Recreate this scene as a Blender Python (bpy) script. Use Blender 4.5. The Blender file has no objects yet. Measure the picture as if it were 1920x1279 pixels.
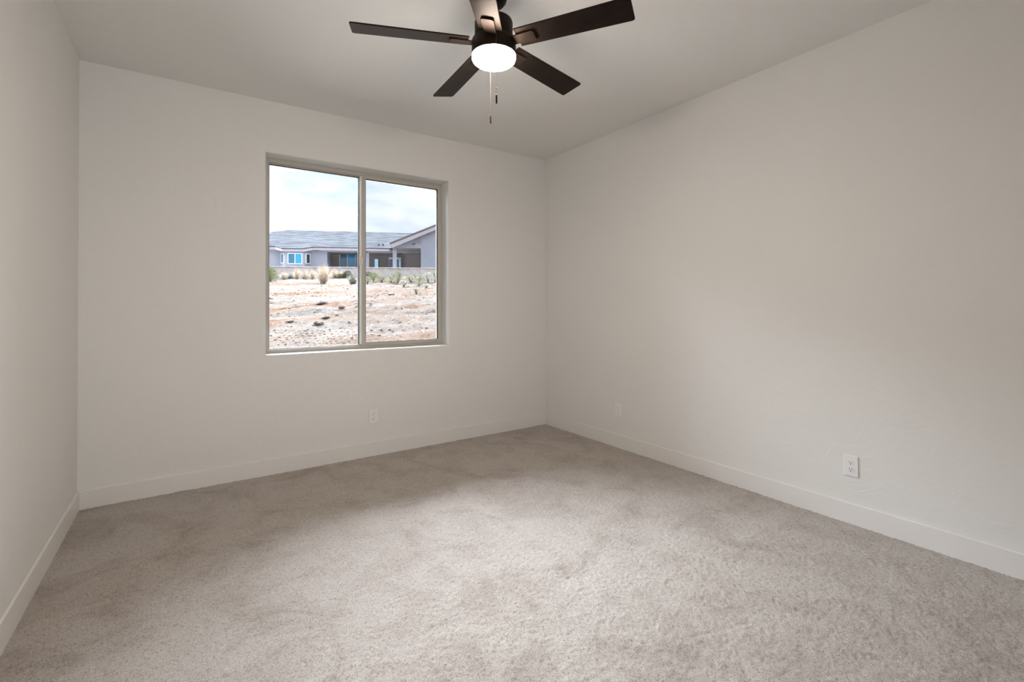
import bpy, bmesh, math, random
import numpy as np
from mathutils import Vector, Matrix
random.seed(7); rng = np.random.default_rng(7)
S = bpy.context.scene
C = S.collection
PI = math.pi

# ------------------------------------------------------------------ camera
FPX, YAW, PITCH, ROLL = 887.05, 0.5999, 0.0107, -0.0043
CAM = Vector((-3.0655, -3.8678, 1.2214))
F_ = Vector((math.sin(YAW)*math.cos(PITCH), math.cos(YAW)*math.cos(PITCH), math.sin(PITCH)))
R0 = Vector((math.cos(YAW), -math.sin(YAW), 0)); U0 = R0.cross(F_)
R_ = R0*math.cos(ROLL) + U0*math.sin(ROLL); U_ = -R0*math.sin(ROLL) + U0*math.cos(ROLL)
cd = bpy.data.cameras.new('camera'); cam = bpy.data.objects.new('camera', cd); C.objects.link(cam)
m = Matrix.Identity(4)
for i in range(3):
    m[i][0] = R_[i]; m[i][1] = U_[i]; m[i][2] = -F_[i]; m[i][3] = CAM[i]
cam.matrix_world = m
cd.sensor_width = 36; cd.lens = FPX/1920*36; cd.shift_y = -75.2/1920; cd.clip_start = .05; cd.clip_end = 500
S.camera = cam
PY0 = 639.5 - 75.2
def ray(px, py):                     # direction of a photo pixel, depth 1 along the optical axis
    return F_ + R_*((px-960)/FPX) - U_*((py-PY0)/FPX)
def hit(px, py, P, n):
    d = ray(px, py); return CAM + d*((P-CAM).dot(n)/d.dot(n))

# ------------------------------------------------------------------ exposure, world, sun
S.view_settings.view_transform = 'Standard'; S.view_settings.look = 'None'
S.view_settings.gamma = 1; S.view_settings.use_curve_mapping = False
S.view_settings.exposure = 0.08
SKY_LOW, SKY_HIGH, SUN, LAMP, SKY_FILL = 1.18, 2.5, 3.0, 130.0, 56.0
W = bpy.data.worlds.new('world'); S.world = W; W.use_nodes = True
nt = W.node_tree; nt.nodes.clear()
def N(nt, t, **kw):
    n = nt.nodes.new(t)
    for k, v in kw.items():
        if k.startswith('i_'):
            key = k[2:]; key = int(key) if key.isdigit() else key.replace('_', ' ')
            n.inputs[key].default_value = v
        else: setattr(n, k, v)
    return n
def ramp(nt, stops, interp='LINEAR'):
    n = nt.nodes.new('ShaderNodeValToRGB'); n.color_ramp.interpolation = interp
    e = n.color_ramp.elements
    while len(e) < len(stops): e.new(.5)
    for el, (p, c) in zip(e, stops):
        el.position = p; el.color = (*c, 1) if len(c) == 3 else c
    return n
tc = N(nt, 'ShaderNodeTexCoord')
mp = N(nt, 'ShaderNodeMapping'); mp.inputs['Scale'].default_value = (3.2, 3.2, 9.5); mp.inputs['Location'].default_value = (1.7, .4, .35)
nt.links.new(tc.outputs['Generated'], mp.inputs[0])
n1 = N(nt, 'ShaderNodeTexNoise', i_Scale=1.6, i_Detail=9, i_Roughness=.55, i_Distortion=.25)
nt.links.new(mp.outputs[0], n1.inputs['Vector'])
cr = ramp(nt, [(.27, (.42, .70, .95)), (.36, (.74, .86, .96)), (.44, (.88, .95, 1.05)), (.56, (1.02, 1.12, 1.28))])
nt.links.new(n1.outputs['Fac'], cr.inputs[0])
sx = N(nt, 'ShaderNodeSeparateXYZ'); nt.links.new(tc.outputs['Generated'], sx.inputs[0])
def mr(src, a, b, c, d):
    n = N(nt, 'ShaderNodeMapRange', interpolation_type='SMOOTHSTEP'); nt.links.new(src, n.inputs['Value'])
    for k, v in (('From Min', a), ('From Max', b), ('To Min', c), ('To Max', d)): n.inputs[k].default_value = v
    return n.outputs[0]
def mth(op, a, b):
    n = N(nt, 'ShaderNodeMath', operation=op)
    for i, v in enumerate((a, b)):
        if isinstance(v, (int, float)): n.inputs[i].default_value = v
        else: nt.links.new(v, n.inputs[i])
    return n.outputs[0]
# thin low cloud near the horizon, an added unseen bright bank above it in the north (+Y) to light the room, plain bright cloud elsewhere
lift = mr(sx.outputs['Z'], .285, .36, 0, 1)
north = mr(sx.outputs['Y'], .0, .42, 0, 1)
top_ = mth('MULTIPLY', mr(sx.outputs['Z'], .42, .66, .50, 1), mr(sx.outputs['Z'], .90, 1.0, 1, .8))
sky_fill = mth('MULTIPLY', mth('MULTIPLY', north, top_), SKY_FILL)
class _O: outputs = [mth('ADD', mth('MULTIPLY', lift, mth('ADD', sky_fill, SKY_HIGH)), SKY_LOW)]
el = _O
bg = N(nt, 'ShaderNodeBackground'); nt.links.new(cr.outputs[0], bg.inputs['Color']); nt.links.new(el.outputs[0], bg.inputs['Strength'])
wo = N(nt, 'ShaderNodeOutputWorld'); nt.links.new(bg.outputs[0], wo.inputs[0])
try: W.cycles.sampling_method = 'MANUAL'; W.cycles.sample_map_resolution = 512
except Exception: pass

def light(name, typ, loc, dirn=None, **kw):
    l = bpy.data.lights.new(name, typ)
    for k, v in kw.items():
        if k == 'portal': l.cycles.is_portal = True
        else: setattr(l, k, v)
    o = bpy.data.objects.new(name, l); C.objects.link(o); o.location = loc
    if dirn is not None: o.rotation_euler = Vector(dirn).to_track_quat('-Z', 'Y').to_euler()
    return o
light('sun', 'SUN', (20, -5, 20), (-1.0, .22, -1.15), energy=SUN, angle=math.radians(3), color=(1, .94, .86))

# ------------------------------------------------------------------ room numbers
WID, H, DEPTH = 3.62, 2.74, 4.6           # room: x -WID..0, y -DEPTH..0
WX0, WX1, WZ0, WZ1, WDEP = -2.601, -1.108, .864, 2.3635, .143
DX0, DX1, DZ = -3.50, -2.55, 2.05        # doorway behind the camera
light('window portal', 'AREA', ((WX0+WX1)/2, .30, (WZ0+WZ1)/2), (0, -1, 0), shape='RECTANGLE', size=WX1-WX0, size_y=WZ1-WZ0, portal=1)
# added fill light beyond the unseen doorway behind the camera, brightening the walls
REAR_FILL = 25
light('added rear fill', 'AREA', ((DX0+DX1)/2, -DEPTH-.5, 1.15), (.25, 1, 0), shape='RECTANGLE', size=.85, size_y=1.9, energy=REAR_FILL, color=(1, 1, 1))

# ------------------------------------------------------------------ materials
def new_mat(name):
    mt = bpy.data.materials.new(name); mt.use_nodes = True
    t = mt.node_tree; b = t.nodes['Principled BSDF']; return mt, t, b
def plain(name, col, rough=.5, metal=0, spec=.5, noise=0, nscale=30, bump=0, bscale=60, bdist=.002, coat=0):
    mt, t, b = new_mat(name)
    b.inputs['Base Color'].default_value = (*col, 1); b.inputs['Roughness'].default_value = rough
    b.inputs['Metallic'].default_value = metal; b.inputs['Specular IOR Level'].default_value = spec
    b.inputs['Coat Weight'].default_value = coat
    co = N(t, 'ShaderNodeTexCoord')
    if noise:
        n = N(t, 'ShaderNodeTexNoise', i_Scale=nscale, i_Detail=4)
        r = ramp(t, [(.3, tuple(c*(1-noise) for c in col)), (.7, tuple(min(1, c*(1+noise)) for c in col))])
        t.links.new(co.outputs['Object'], n.inputs['Vector']); t.links.new(n.outputs['Fac'], r.inputs[0]); t.links.new(r.outputs[0], b.inputs['Base Color'])
    if bump:
        n = N(t, 'ShaderNodeTexNoise', i_Scale=bscale, i_Detail=3); bp = N(t, 'ShaderNodeBump', i_Strength=bump, i_Distance=bdist)
        t.links.new(co.outputs['Object'], n.inputs['Vector']); t.links.new(n.outputs['Fac'], bp.inputs['Height']); t.links.new(bp.outputs[0], b.inputs['Normal'])
    return mt
WALLC = (.81, .80, .775)
def wall_mat(name, col):
    mt, t, b = new_mat(name)
    b.inputs['Roughness'].default_value = .62; b.inputs['Specular IOR Level'].default_value = .35
    co = N(t, 'ShaderNodeTexCoord')
    n = N(t, 'ShaderNodeTexNoise', i_Scale=1.3, i_Detail=3)
    r = ramp(t, [(.3, tuple(c*.985 for c in col)), (.7, col)])
    t.links.new(co.outputs['Object'], n.inputs['Vector']); t.links.new(n.outputs['Fac'], r.inputs[0]); t.links.new(r.outputs[0], b.inputs['Base Color'])
    # hand-trowelled plaster: thin flat islands with soft edges, plus fine roller stipple
    a = N(t, 'ShaderNodeTexNoise', i_Scale=5.5, i_Detail=5, i_Roughness=.6, i_Distortion=1.2)
    ar = ramp(t, [(.47, (0, 0, 0)), (.56, (1, 1, 1))])
    f = N(t, 'ShaderNodeTexNoise', i_Scale=140, i_Detail=2)
    for q in (a, f): t.links.new(co.outputs['Object'], q.inputs['Vector'])
    t.links.new(a.outputs['Fac'], ar.inputs[0])
    b1 = N(t, 'ShaderNodeBump', i_Strength=.35, i_Distance=.0012); b2 = N(t, 'ShaderNodeBump', i_Strength=.25, i_Distance=.0006)
    t.links.new(ar.outputs[0], b1.inputs['Height']); t.links.new(f.outputs['Fac'], b2.inputs['Height'])
    t.links.new(b1.outputs[0], b2.inputs['Normal']); t.links.new(b2.outputs[0], b.inputs['Normal'])
    return mt
M_wall = wall_mat('plaster wall paint', WALLC)
M_ceil = wall_mat('plaster ceiling paint', WALLC)
M_base = plain('semi gloss trim paint', (.82, .80, .775), .38, bump=.08, bscale=25)
M_rough_out = plain('exterior plaster', (.5, .47, .44), .9)

def carpet_mat():
    mt, t, b = new_mat('cut pile carpet')
    b.inputs['Roughness'].default_value = .95; b.inputs['Specular IOR Level'].default_value = .1
    b.inputs['Sheen Weight'].default_value = .25; b.inputs['Sheen Roughness'].default_value = .6
    co = N(t, 'ShaderNodeTexCoord')
    v = N(t, 'ShaderNodeTexVoronoi', i_Scale=270); nz = N(t, 'ShaderNodeTexNoise', i_Scale=300, i_Detail=3, i_Roughness=.7)
    big = N(t, 'ShaderNodeTexNoise', i_Scale=3.4, i_Detail=9, i_Roughness=.72, i_Distortion=.7)
    for q in (v, nz, big): t.links.new(co.outputs['Object'], q.inputs['Vector'])
    # yarn colours: pale greige tufts with taupe and brown flecks
    sp = N(t, 'ShaderNodeSeparateColor'); t.links.new(v.outputs['Color'], sp.inputs[0])
    yr = ramp(t, [(0, (.33, .27, .225)), (.10, (.44, .38, .33)), (.35, (.545, .49, .44)), (1, (.635, .585, .535))])
    t.links.new(sp.outputs[0], yr.inputs[0])
    fr = ramp(t, [(.3, (.62, .60, .58)), (.62, (1, 1, 1))]); t.links.new(nz.outputs['Fac'], fr.inputs[0])
    mx = N(t, 'ShaderNodeMix', data_type='RGBA', blend_type='MULTIPLY'); mx.inputs[0].default_value = .8
    t.links.new(yr.outputs[0], mx.inputs[6]); t.links.new(fr.outputs[0], mx.inputs[7])
    # brushed nap: footprints and vacuum passes lay the pile over; its lean shading is put into the colour
    br = ramp(t, [(.36, (.74, .71, .68)), (.46, (.89, .87, .855)), (.56, (1, 1, 1))]); t.links.new(big.outputs['Fac'], br.inputs[0])
    m2 = N(t, 'ShaderNodeMix', data_type='RGBA', blend_type='MULTIPLY'); m2.inputs[0].default_value = 1
    t.links.new(mx.outputs[2], m2.inputs[6]); t.links.new(br.outputs[0], m2.inputs[7]); t.links.new(m2.outputs[2], b.inputs['Base Color'])
    bp = N(t, 'ShaderNodeBump', i_Strength=.8, i_Distance=.004); t.links.new(nz.outputs['Fac'], bp.inputs['Height']); t.links.new(bp.outputs[0], b.inputs['Normal'])
    return mt
M_carpet = carpet_mat()
M_vinyl = plain('almond window frame', (.50, .47, .415), .42)
M_vinyl_light = plain('pale glazing bead', (.80, .79, .76), .4)
M_gasket = plain('black glazing gasket', (.02, .02, .022), .6)
M_latch = plain('cream latch plastic', (.74, .71, .66), .35)
M_plate = plain('white outlet plastic', (.86, .86, .86), .3)
M_slot = plain('dark slot', (.01, .01, .01), .6)
M_screw = plain('painted screw', (.7, .7, .7), .35, .3)
M_bronze = plain('oil rubbed bronze', (.013, .010, .009), .45, .05, spec=.16, noise=.2, nscale=20)
M_blade = plain('espresso blade', (.012, .009, .008), .42, 0, .13, noise=.25, nscale=14)
for q in (M_bronze, M_blade): q.node_tree.nodes['Principled BSDF'].inputs['Specular Tint'].default_value = (1, .50, .24, 1)
M_chain = plain('bronze bead chain', (.08, .055, .04), .5, .5)

def glass_mat(name, tint=(1, 1, 1), refl=1.0, rough=0):
    mt = bpy.data.materials.new(name); mt.use_nodes = True; t = mt.node_tree; t.nodes.clear()
    fr = N(t, 'ShaderNodeFresnel', i_IOR=1.45)
    tr = N(t, 'ShaderNodeBsdfTransparent'); tr.inputs[0].default_value = (*tint, 1)
    gl = N(t, 'ShaderNodeBsdfGlossy', i_Roughness=rough); gl.inputs[0].default_value = (refl, refl, refl, 1)
    mx = N(t, 'ShaderNodeMixShader'); o = N(t, 'ShaderNodeOutputMaterial')
    t.links.new(fr.outputs[0], mx.inputs[0]); t.links.new(tr.outputs[0], mx.inputs[1]); t.links.new(gl.outputs[0], mx.inputs[2]); t.links.new(mx.outputs[0], o.inputs[0])
    return mt
M_glass = glass_mat('clear window glass', (.985, .99, .985), .35)
def screen_mat():
    mt = bpy.data.materials.new('insect screen mesh'); mt.use_nodes = True; t = mt.node_tree; t.nodes.clear()
    tr = N(t, 'ShaderNodeBsdfTransparent'); df = N(t, 'ShaderNodeBsdfDiffuse'); df.inputs[0].default_value = (.16, .155, .15, 1)
    mx = N(t, 'ShaderNodeMixShader'); mx.inputs[0].default_value = .13; o = N(t, 'ShaderNodeOutputMaterial')
    t.links.new(tr.outputs[0], mx.inputs[1]); t.links.new(df.outputs[0], mx.inputs[2]); t.links.new(mx.outputs[0], o.inputs[0]); return mt
M_screen = screen_mat()
def emit_mat(name, col, s):
    mt, t, b = new_mat(name)
    b.inputs['Base Color'].default_value = (.9, .88, .85, 1); b.inputs['Roughness'].default_value = .3
    b.inputs['Emission Color'].default_value = (*col, 1); b.inputs['Emission Strength'].default_value = s; return mt
M_lamp = emit_mat('lit frosted glass', (1, .86, .73), LAMP)

# ------------------------------------------------------------------ mesh helpers
class MB:
    def __init__(s): s.v = []; s.f = []
    def add(s, vs, fs):
        n = len(s.v); s.v += [tuple(p) for p in vs]; s.f += [tuple(i+n for i in f) for f in fs]; return s
    def box(s, x0, x1, y0, y1, z0, z1):
        return s.add([(x0,y0,z0),(x1,y0,z0),(x1,y1,z0),(x0,y1,z0),(x0,y0,z1),(x1,y0,z1),(x1,y1,z1),(x0,y1,z1)],
                     [(3,2,1,0),(4,5,6,7),(0,1,5,4),(1,2,6,5),(2,3,7,6),(3,0,4,7)])
    def prism(s, poly, off):           # poly: list of 3D points; off: extrusion vector
        n = len(poly); o = Vector(off); a = [Vector(p) for p in poly]
        return s.add([tuple(p) for p in a]+[tuple(p+o) for p in a],
                     [tuple(range(n))[::-1], tuple(range(n, 2*n))]+[(i, (i+1) % n, n+(i+1) % n, n+i) for i in range(n)])
    def lathe(s, prof, n=48, c=(0, 0)):  # prof: (r, z) top or bottom first
        vs = []; fs = []
        for r, z in prof:
            for k in range(n):
                a = 2*PI*k/n; vs.append((c[0]+r*math.cos(a), c[1]+r*math.sin(a), z))
        for i in range(len(prof)-1):
            for k in range(n):
                fs.append((i*n+k, i*n+(k+1) % n, (i+1)*n+(k+1) % n, (i+1)*n+k))
        fs.append(tuple(range(n))[::-1]); fs.append(tuple(range((len(prof)-1)*n, len(prof)*n)))
        return s.add(vs, fs)
    def tube(s, pts, rad, n=8):
        pts = [Vector(p) for p in pts]; rings = []
        for i, p in enumerate(pts):
            d = (pts[min(i+1, len(pts)-1)]-pts[max(i-1, 0)]).normalized()
            a = d.orthogonal().normalized(); b = d.cross(a); r = rad[i] if isinstance(rad, (list, tuple)) else rad
            rings.append([p+(a*math.cos(2*PI*k/n)+b*math.sin(2*PI*k/n))*r for k in range(n)])
        vs = [q for r in rings for q in r]
        fs = [(i*n+k, i*n+(k+1) % n, (i+1)*n+(k+1) % n, (i+1)*n+k) for i in range(len(pts)-1) for k in range(n)]
        fs += [tuple(range(n))[::-1], tuple(range((len(pts)-1)*n, len(pts)*n))]
        return s.add(vs, fs)
    def build(s, name, mat, parent=None, bevel=0, seg=2, smooth=False, M=None):
        me = bpy.data.meshes.new(name); me.from_pydata(s.v, [], s.f)
        bm = bmesh.new(); bm.from_mesh(me); bmesh.ops.recalc_face_normals(bm, faces=bm.faces); bm.to_mesh(me); bm.free()
        me.materials.append(mat)
        if smooth:
            for p in me.polygons: p.use_smooth = True
        o = bpy.data.objects.new(name, me); C.objects.link(o)
        if parent: o.parent = parent
        if M is not None: o.matrix_local = M
        if bevel:
            b = o.modifiers.new('bevel', 'BEVEL'); b.width = bevel; b.segments = seg; b.limit_method = 'ANGLE'; b.angle_limit = math.radians(40)
            b.harden_normals = False
        return o
def tag(o, label=None, cat=None, group=None, kind=None):
    for k, v in (('label', label), ('category', cat), ('group', group), ('kind', kind)):
        if v: o[k] = v
    return o
def thing(name, loc, label, cat, group=None, rz=0):
    o = bpy.data.objects.new(name, None); C.objects.link(o); o.location = loc; o.rotation_euler = (0, 0, rz)
    o.empty_display_size = .1
    return tag(o, label, cat, group)
def struct(mb, name, mat, label, **kw):
    o = mb.build(name, mat, **kw); return tag(o, label, None, None, 'structure')
def copy_tree(o, parent=None):
    c = o.copy(); C.objects.link(c)
    if parent: c.parent = parent
    for ch in list(o.children): copy_tree(ch, c)
    return c
def smooth_by_angle(o, deg=35):
    me = o.data; bm = bmesh.new(); bm.from_mesh(me)
    for f in bm.faces: f.smooth = True
    for e in bm.edges:
        if len(e.link_faces) == 2 and e.calc_face_angle(0) > math.radians(deg): e.smooth = False
    bm.to_mesh(me); bm.free(); return o

# ------------------------------------------------------------------ room shell
T = .18
# window wall: rectangle loops lofted through a bullnose into the reveal
def rect(x0, x1, z0, z1, y): return [(x0, y, z0), (x1, y, z0), (x1, y, z1), (x0, y, z1)]
mb = MB(); r = .016; loops = [rect(-WID-T, T, -.2, H+.25, 0)]
for k in range(7):
    a = PI/2*k/6; e = r*(1-math.sin(a)); yy = r*(1-math.cos(a)); e -= .004
    loops.append(rect(WX0-e, WX1+e, WZ0-e, WZ1+e, yy))
loops.append(rect(WX0+.004, WX1-.004, WZ0+.004, WZ1-.004, T+.04))
loops.append(rect(-WID-T, T, -.2, H+.25, T+.04))
vs = [p for l in loops for p in l]; fs = []
for i in range(len(loops)-1):
    for k in range(4): fs.append((i*4+k, i*4+(k+1) % 4, (i+1)*4+(k+1) % 4, (i+1)*4+k))
for k in range(4):
    n = len(loops)-1; fs.append((k, n*4+k, n*4+(k+1) % 4, (k+1) % 4))
mb.add(vs, fs)
o = struct(mb, 'wall_back', M_wall, 'off-white textured plaster wall with the sliding window opening'); smooth_by_angle(o, 25)
struct(MB().box(0, T, -DEPTH, 0, 0, H), 'wall_right', M_wall, 'long off-white plaster wall on the right with two outlets')
struct(MB().box(-WID-T, -WID, -DEPTH, 0, 0, H), 'wall_left', M_wall, 'off-white plaster wall at the left edge')
mb = MB(); y0, y1 = -DEPTH-.12, -DEPTH
mb.box(-WID-T, DX0, y0, y1, 0, H); mb.box(DX1, T, y0, y1, 0, H); mb.box(DX0, DX1, y0, y1, DZ, H)
struct(mb, 'wall_rear', M_wall, 'plaster wall behind the camera with a doorway')
struct(MB().box(-WID-T, T, -DEPTH-.12, 0, H, H+.12), 'ceiling', M_ceil, 'smooth off-white plaster ceiling')
# carpet: a dense surface whose pile tufts are real relief
st = .006; xs = np.arange(-WID, 0+st, st); ys = np.arange(-4.0, 0+st, st)
_G = {}
def vnoise(X, Y, sc, seed):
    G = _G.get(seed)
    if G is None: G = _G[seed] = np.random.default_rng(seed).random((256, 256))
    x = X*sc; y = Y*sc; xi = np.floor(x).astype(int); yi = np.floor(y).astype(int); fx = x-xi; fy = y-yi
    fx = fx*fx*(3-2*fx); fy = fy*fy*(3-2*fy); g = lambda a, b: G[a % 256, b % 256]
    return (g(xi, yi)*(1-fx)+g(xi+1, yi)*fx)*(1-fy)+(g(xi, yi+1)*(1-fx)+g(xi+1, yi+1)*fx)*fy
X, Y = np.meshgrid(xs, ys, indexing='ij')
Z = rng.random(X.shape)*.0042 + vnoise(X, Y, 75, 2)*.004 + vnoise(X, Y, 9, 3)*.002
lines = np.abs(vnoise(X, Y+X*.35, 3.1, 5)-.5); Z -= np.clip(.006-lines, 0, .006)/.006*.0035   # thin creases where the pile parts
Z -= .008
nx, ny = X.shape
co = np.stack([X, Y, Z], -1).reshape(-1, 3)
idx = np.arange(nx*ny).reshape(nx, ny)
fa = np.stack([idx[:-1, :-1], idx[1:, :-1], idx[1:, 1:], idx[:-1, 1:]], -1).reshape(-1, 4)
def np_mesh(name, co, fa, mat, smooth=True):
    me = bpy.data.meshes.new(name)
    me.vertices.add(len(co)); me.vertices.foreach_set('co', co.astype('f').ravel())
    me.loops.add(fa.size); me.loops.foreach_set('vertex_index', fa.astype('i').ravel())
    me.polygons.add(len(fa)); me.polygons.foreach_set('loop_start', np.arange(0, fa.size, 4, dtype='i')); me.polygons.foreach_set('loop_total', np.full(len(fa), 4, 'i'))
    me.polygons.foreach_set('use_smooth', np.full(len(fa), smooth)); me.update(calc_edges=True); me.materials.append(mat)
    o = bpy.data.objects.new(name, me); C.objects.link(o); return o
# rear strip (out of frame) joined in at coarse resolution
n0 = len(co); co = np.vstack([co, [(-WID, -DEPTH-2, -.004), (0, -DEPTH-2, -.004), (0, -3.99, -.004), (-WID, -3.99, -.004)]])
fa = np.vstack([fa, [[n0, n0+1, n0+2, n0+3]]])
o = np_mesh('floor', co, fa, M_carpet); tag(o, 'beige cut pile carpet covering the whole floor', kind='structure')
struct(MB().box(-WID-T, T, -DEPTH-2, .0, -.2, -.03), 'trim_1', M_rough_out, 'subfloor slab under the carpet')
# baseboards
BH, BT = .112, .013
struct(MB().box(-WID+.0, -.0, -BT, 0, -.02, BH), 'baseboard_back', M_base, 'off-white baseboard under the window wall', bevel=.0035, seg=3)
struct(MB().box(-BT, 0, -DEPTH, -BT, -.02, BH), 'baseboard_right', M_base, 'off-white baseboard along the right wall', bevel=.0035, seg=3)
struct(MB().box(-WID, -WID+BT, -DEPTH, -BT, -.02, BH), 'baseboard_left', M_base, 'off-white baseboard along the left wall', bevel=.0035, seg=3)
# hallway end beyond the doorway (behind the camera)
mb = MB(); mb.box(-WID-T, -WID, -DEPTH-2, -DEPTH-.12, 0, H); mb.box(DX1+.3, DX1+.3+T, -DEPTH-2, -DEPTH-.12, 0, H); mb.box(-WID-T, T, -DEPTH-2.1, -DEPTH-2, 0, H)
mb.box(-WID-T, DX1+.3+T, -DEPTH-2, -DEPTH-.12, H, H+.1)
struct(mb, 'wall_hall', M_wall, 'hallway walls beyond the doorway behind the camera')

# ------------------------------------------------------------------ window
win = bpy.data.objects.new('window_1', None); C.objects.link(win); win['kind'] = 'structure'
win['label'] = 'two-pane sliding window with almond frame, fixed pane left and sliding sash right'
win.location = ((WX0+WX1)/2, WDEP, WZ0)
def wl(mb, name, mat, bevel=0, parent=win, label=None, seg=2):
    mb.v = [(a-(WX0+WX1)/2, b-WDEP, c-WZ0) for a, b, c in mb.v] if parent is win else mb.v
    o = mb.build(name, mat, parent, bevel, seg)
    if label: o['label'] = label
    return o
def frame_mb(x0, x1, z0, z1, wl_, wr, wb, wt, y0, y1):
    return MB().prism([(x0,y0,z0),(x1,y0,z0),(x1,y0,z1),(x0,y0,z1)], (0,0,0)) if 0 else _frame(x0, x1, z0, z1, wl_, wr, wb, wt, y0, y1)
def _frame(x0, x1, z0, z1, a, b, c, d, y0, y1):
    A = [(x0,z0),(x1,z0),(x1,z1),(x0,z1)]; B = [(x0+a,z0+c),(x1-b,z0+c),(x1-b,z1-d),(x0+a,z1-d)]
    vs = [(x,y0,z) for x,z in A]+[(x,y0,z) for x,z in B]+[(x,y1,z) for x,z in A]+[(x,y1,z) for x,z in B]
    fs = []
    for k in range(4):
        l = (k+1) % 4
        fs += [(k,l,4+l,4+k), (8+k,12+k,12+l,8+l), (k,8+k,8+l,l), (4+k,4+l,12+l,12+k)]
    return MB().add(vs, fs)
XM = hit(678, 490, Vector((0, WDEP, 0)), Vector((0, 1, 0))).x     # left edge of the sash stile
fx0, fx1, fz0, fz1 = WX0+.004, WX1-.004, WZ0+.004, WZ1-.004
wl(_frame(fx0, fx1, fz0, fz1, .033, .020, .027, .033, WDEP, WDEP+.07), 'window_frame', M_vinyl, .0025)
wl(_frame(fx0+.033, XM+.004, fz0+.027, fz1-.033, .005, .020, .006, .007, WDEP+.012, WDEP+.05), 'fixed_sash', M_vinyl, .0015)
wl(_frame(fx0+.038, XM-.015, fz0+.033, fz1-.040, .004, .004, .003, .003, WDEP+.026, WDEP+.05), 'gasket', M_gasket)
wl(MB().box(fx0+.031, XM-.01, WDEP+.034, WDEP+.038, fz0+.031, fz1-.038), 'glass_pane', M_glass)
sx1 = fx1-.020
wl(_frame(XM-.002, sx1, fz0+.022, fz1-.022, .034, .026, .030, .030, WDEP-.006, WDEP+.024), 'sliding_sash', M_vinyl, .002)
wl(MB().box(XM-.012, XM-.002, WDEP-.010, WDEP+.022, fz0+.036, fz1-.036), 'interlock_strip', M_vinyl_light, .001, label='pale interlock strip')
wl(_frame(XM+.032, sx1-.026, fz0+.052, fz1-.052, .004, .004, .003, .003, WDEP+.0, WDEP+.02), 'gasket', M_gasket)
wl(_frame(XM+.032, sx1-.024, fz0+.052, fz1-.052, .0, .004, .0, .0, WDEP-.004, WDEP+.0), 'glazing_bead', M_vinyl_light) if 0 else None
wl(MB().box(XM+.03, sx1-.024, WDEP+.008, WDEP+.012, fz0+.05, fz1-.05), 'glass_pane', M_glass)
wl(_frame(XM+.01, fx1-.02, fz0+.036, fz1-.036, .012, .012, .012, .012, WDEP+.055, WDEP+.063), 'screen_frame', M_vinyl, .001)
wl(MB().add([(XM+.02, WDEP+.059, fz0+.046), (fx1-.03, WDEP+.059, fz0+.046), (fx1-.03, WDEP+.059, fz1-.046), (XM+.02, WDEP+.059, fz1-.046)], [(0, 1, 2, 3)]), 'insect_screen', M_screen)
lz = hit(676, 490, Vector((0, WDEP, 0)), Vector((0, 1, 0))).z
mb = MB().box(XM-.024, XM+.004, WDEP-.022, WDEP-.006, lz-.038, lz+.038)
wl(mb, 'latch', M_latch, .007, label='small cream latch on the meeting stile', seg=4)
wl(MB().box(XM-.006, XM+.002, WDEP-.034, WDEP-.020, lz-.026, lz+.026), 'latch_lever', M_latch, .003)

# ------------------------------------------------------------------ outlets
def make_outlet(label):
    t = thing('wall_outlet', (0, 0, 0), label, 'outlet', 'duplex wall outlets')   # local: faces -Y
    MB().box(-.035, .035, -.006, 0, -.0575, .0575).build('cover_plate', M_plate, t, .0028, 3)
    for s in (-1, 1):
        cz = s*.0195; pts = []
        for k in range(32):
            a = 2*PI*k/32; x = .0172*math.cos(a); z = .0172*math.sin(a); z = max(-.0135, min(.0135, z)); pts.append((x, -.0055, cz+z))
        rc = MB().prism(pts, (0, -.0025, 0)).build('receptacle', M_plate, t, .0006)
        MB().box(-.0076, -.0056, -.0088, -.0075, cz+.0005, cz+.0085).build('slot', M_slot, rc)
        MB().box(.0054, .0074, -.0088, -.0075, cz+.0015, cz+.0080).build('slot', M_slot, rc)
        MB().prism([(.0027*math.cos(2*PI*k/12), -.0075, cz-.0068+.0027*math.sin(2*PI*k/12)) for k in range(12)], (0, -.0013, 0)).build('ground_hole', M_slot, rc)
    MB().prism([(.0026*math.cos(2*PI*k/12), -.006, .0026*math.sin(2*PI*k/12)) for k in range(12)], (0, -.001, 0)).build('screw', M_screw, t)
    return t
o1 = make_outlet('white duplex outlet low on the window wall')
p = hit(700, 780.5, Vector((0, 0, 0)), Vector((0, 1, 0))); o1.location = (p.x, 0, p.z)
o2 = copy_tree(o1); o2['label'] = 'white duplex outlet on the right wall near the far corner'
p = hit(1160, 769, Vector((0, 0, 0)), Vector((1, 0, 0))); o2.location = (0, p.y, p.z); o2.rotation_euler = (0, 0, -PI/2)
o3 = copy_tree(o1); o3['label'] = 'white duplex outlet on the right wall nearest the camera'
p = hit(1596, 873.5, Vector((0, 0, 0)), Vector((1, 0, 0))); o3.location = (0, p.y, p.z); o3.rotation_euler = (0, 0, -PI/2)

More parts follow.
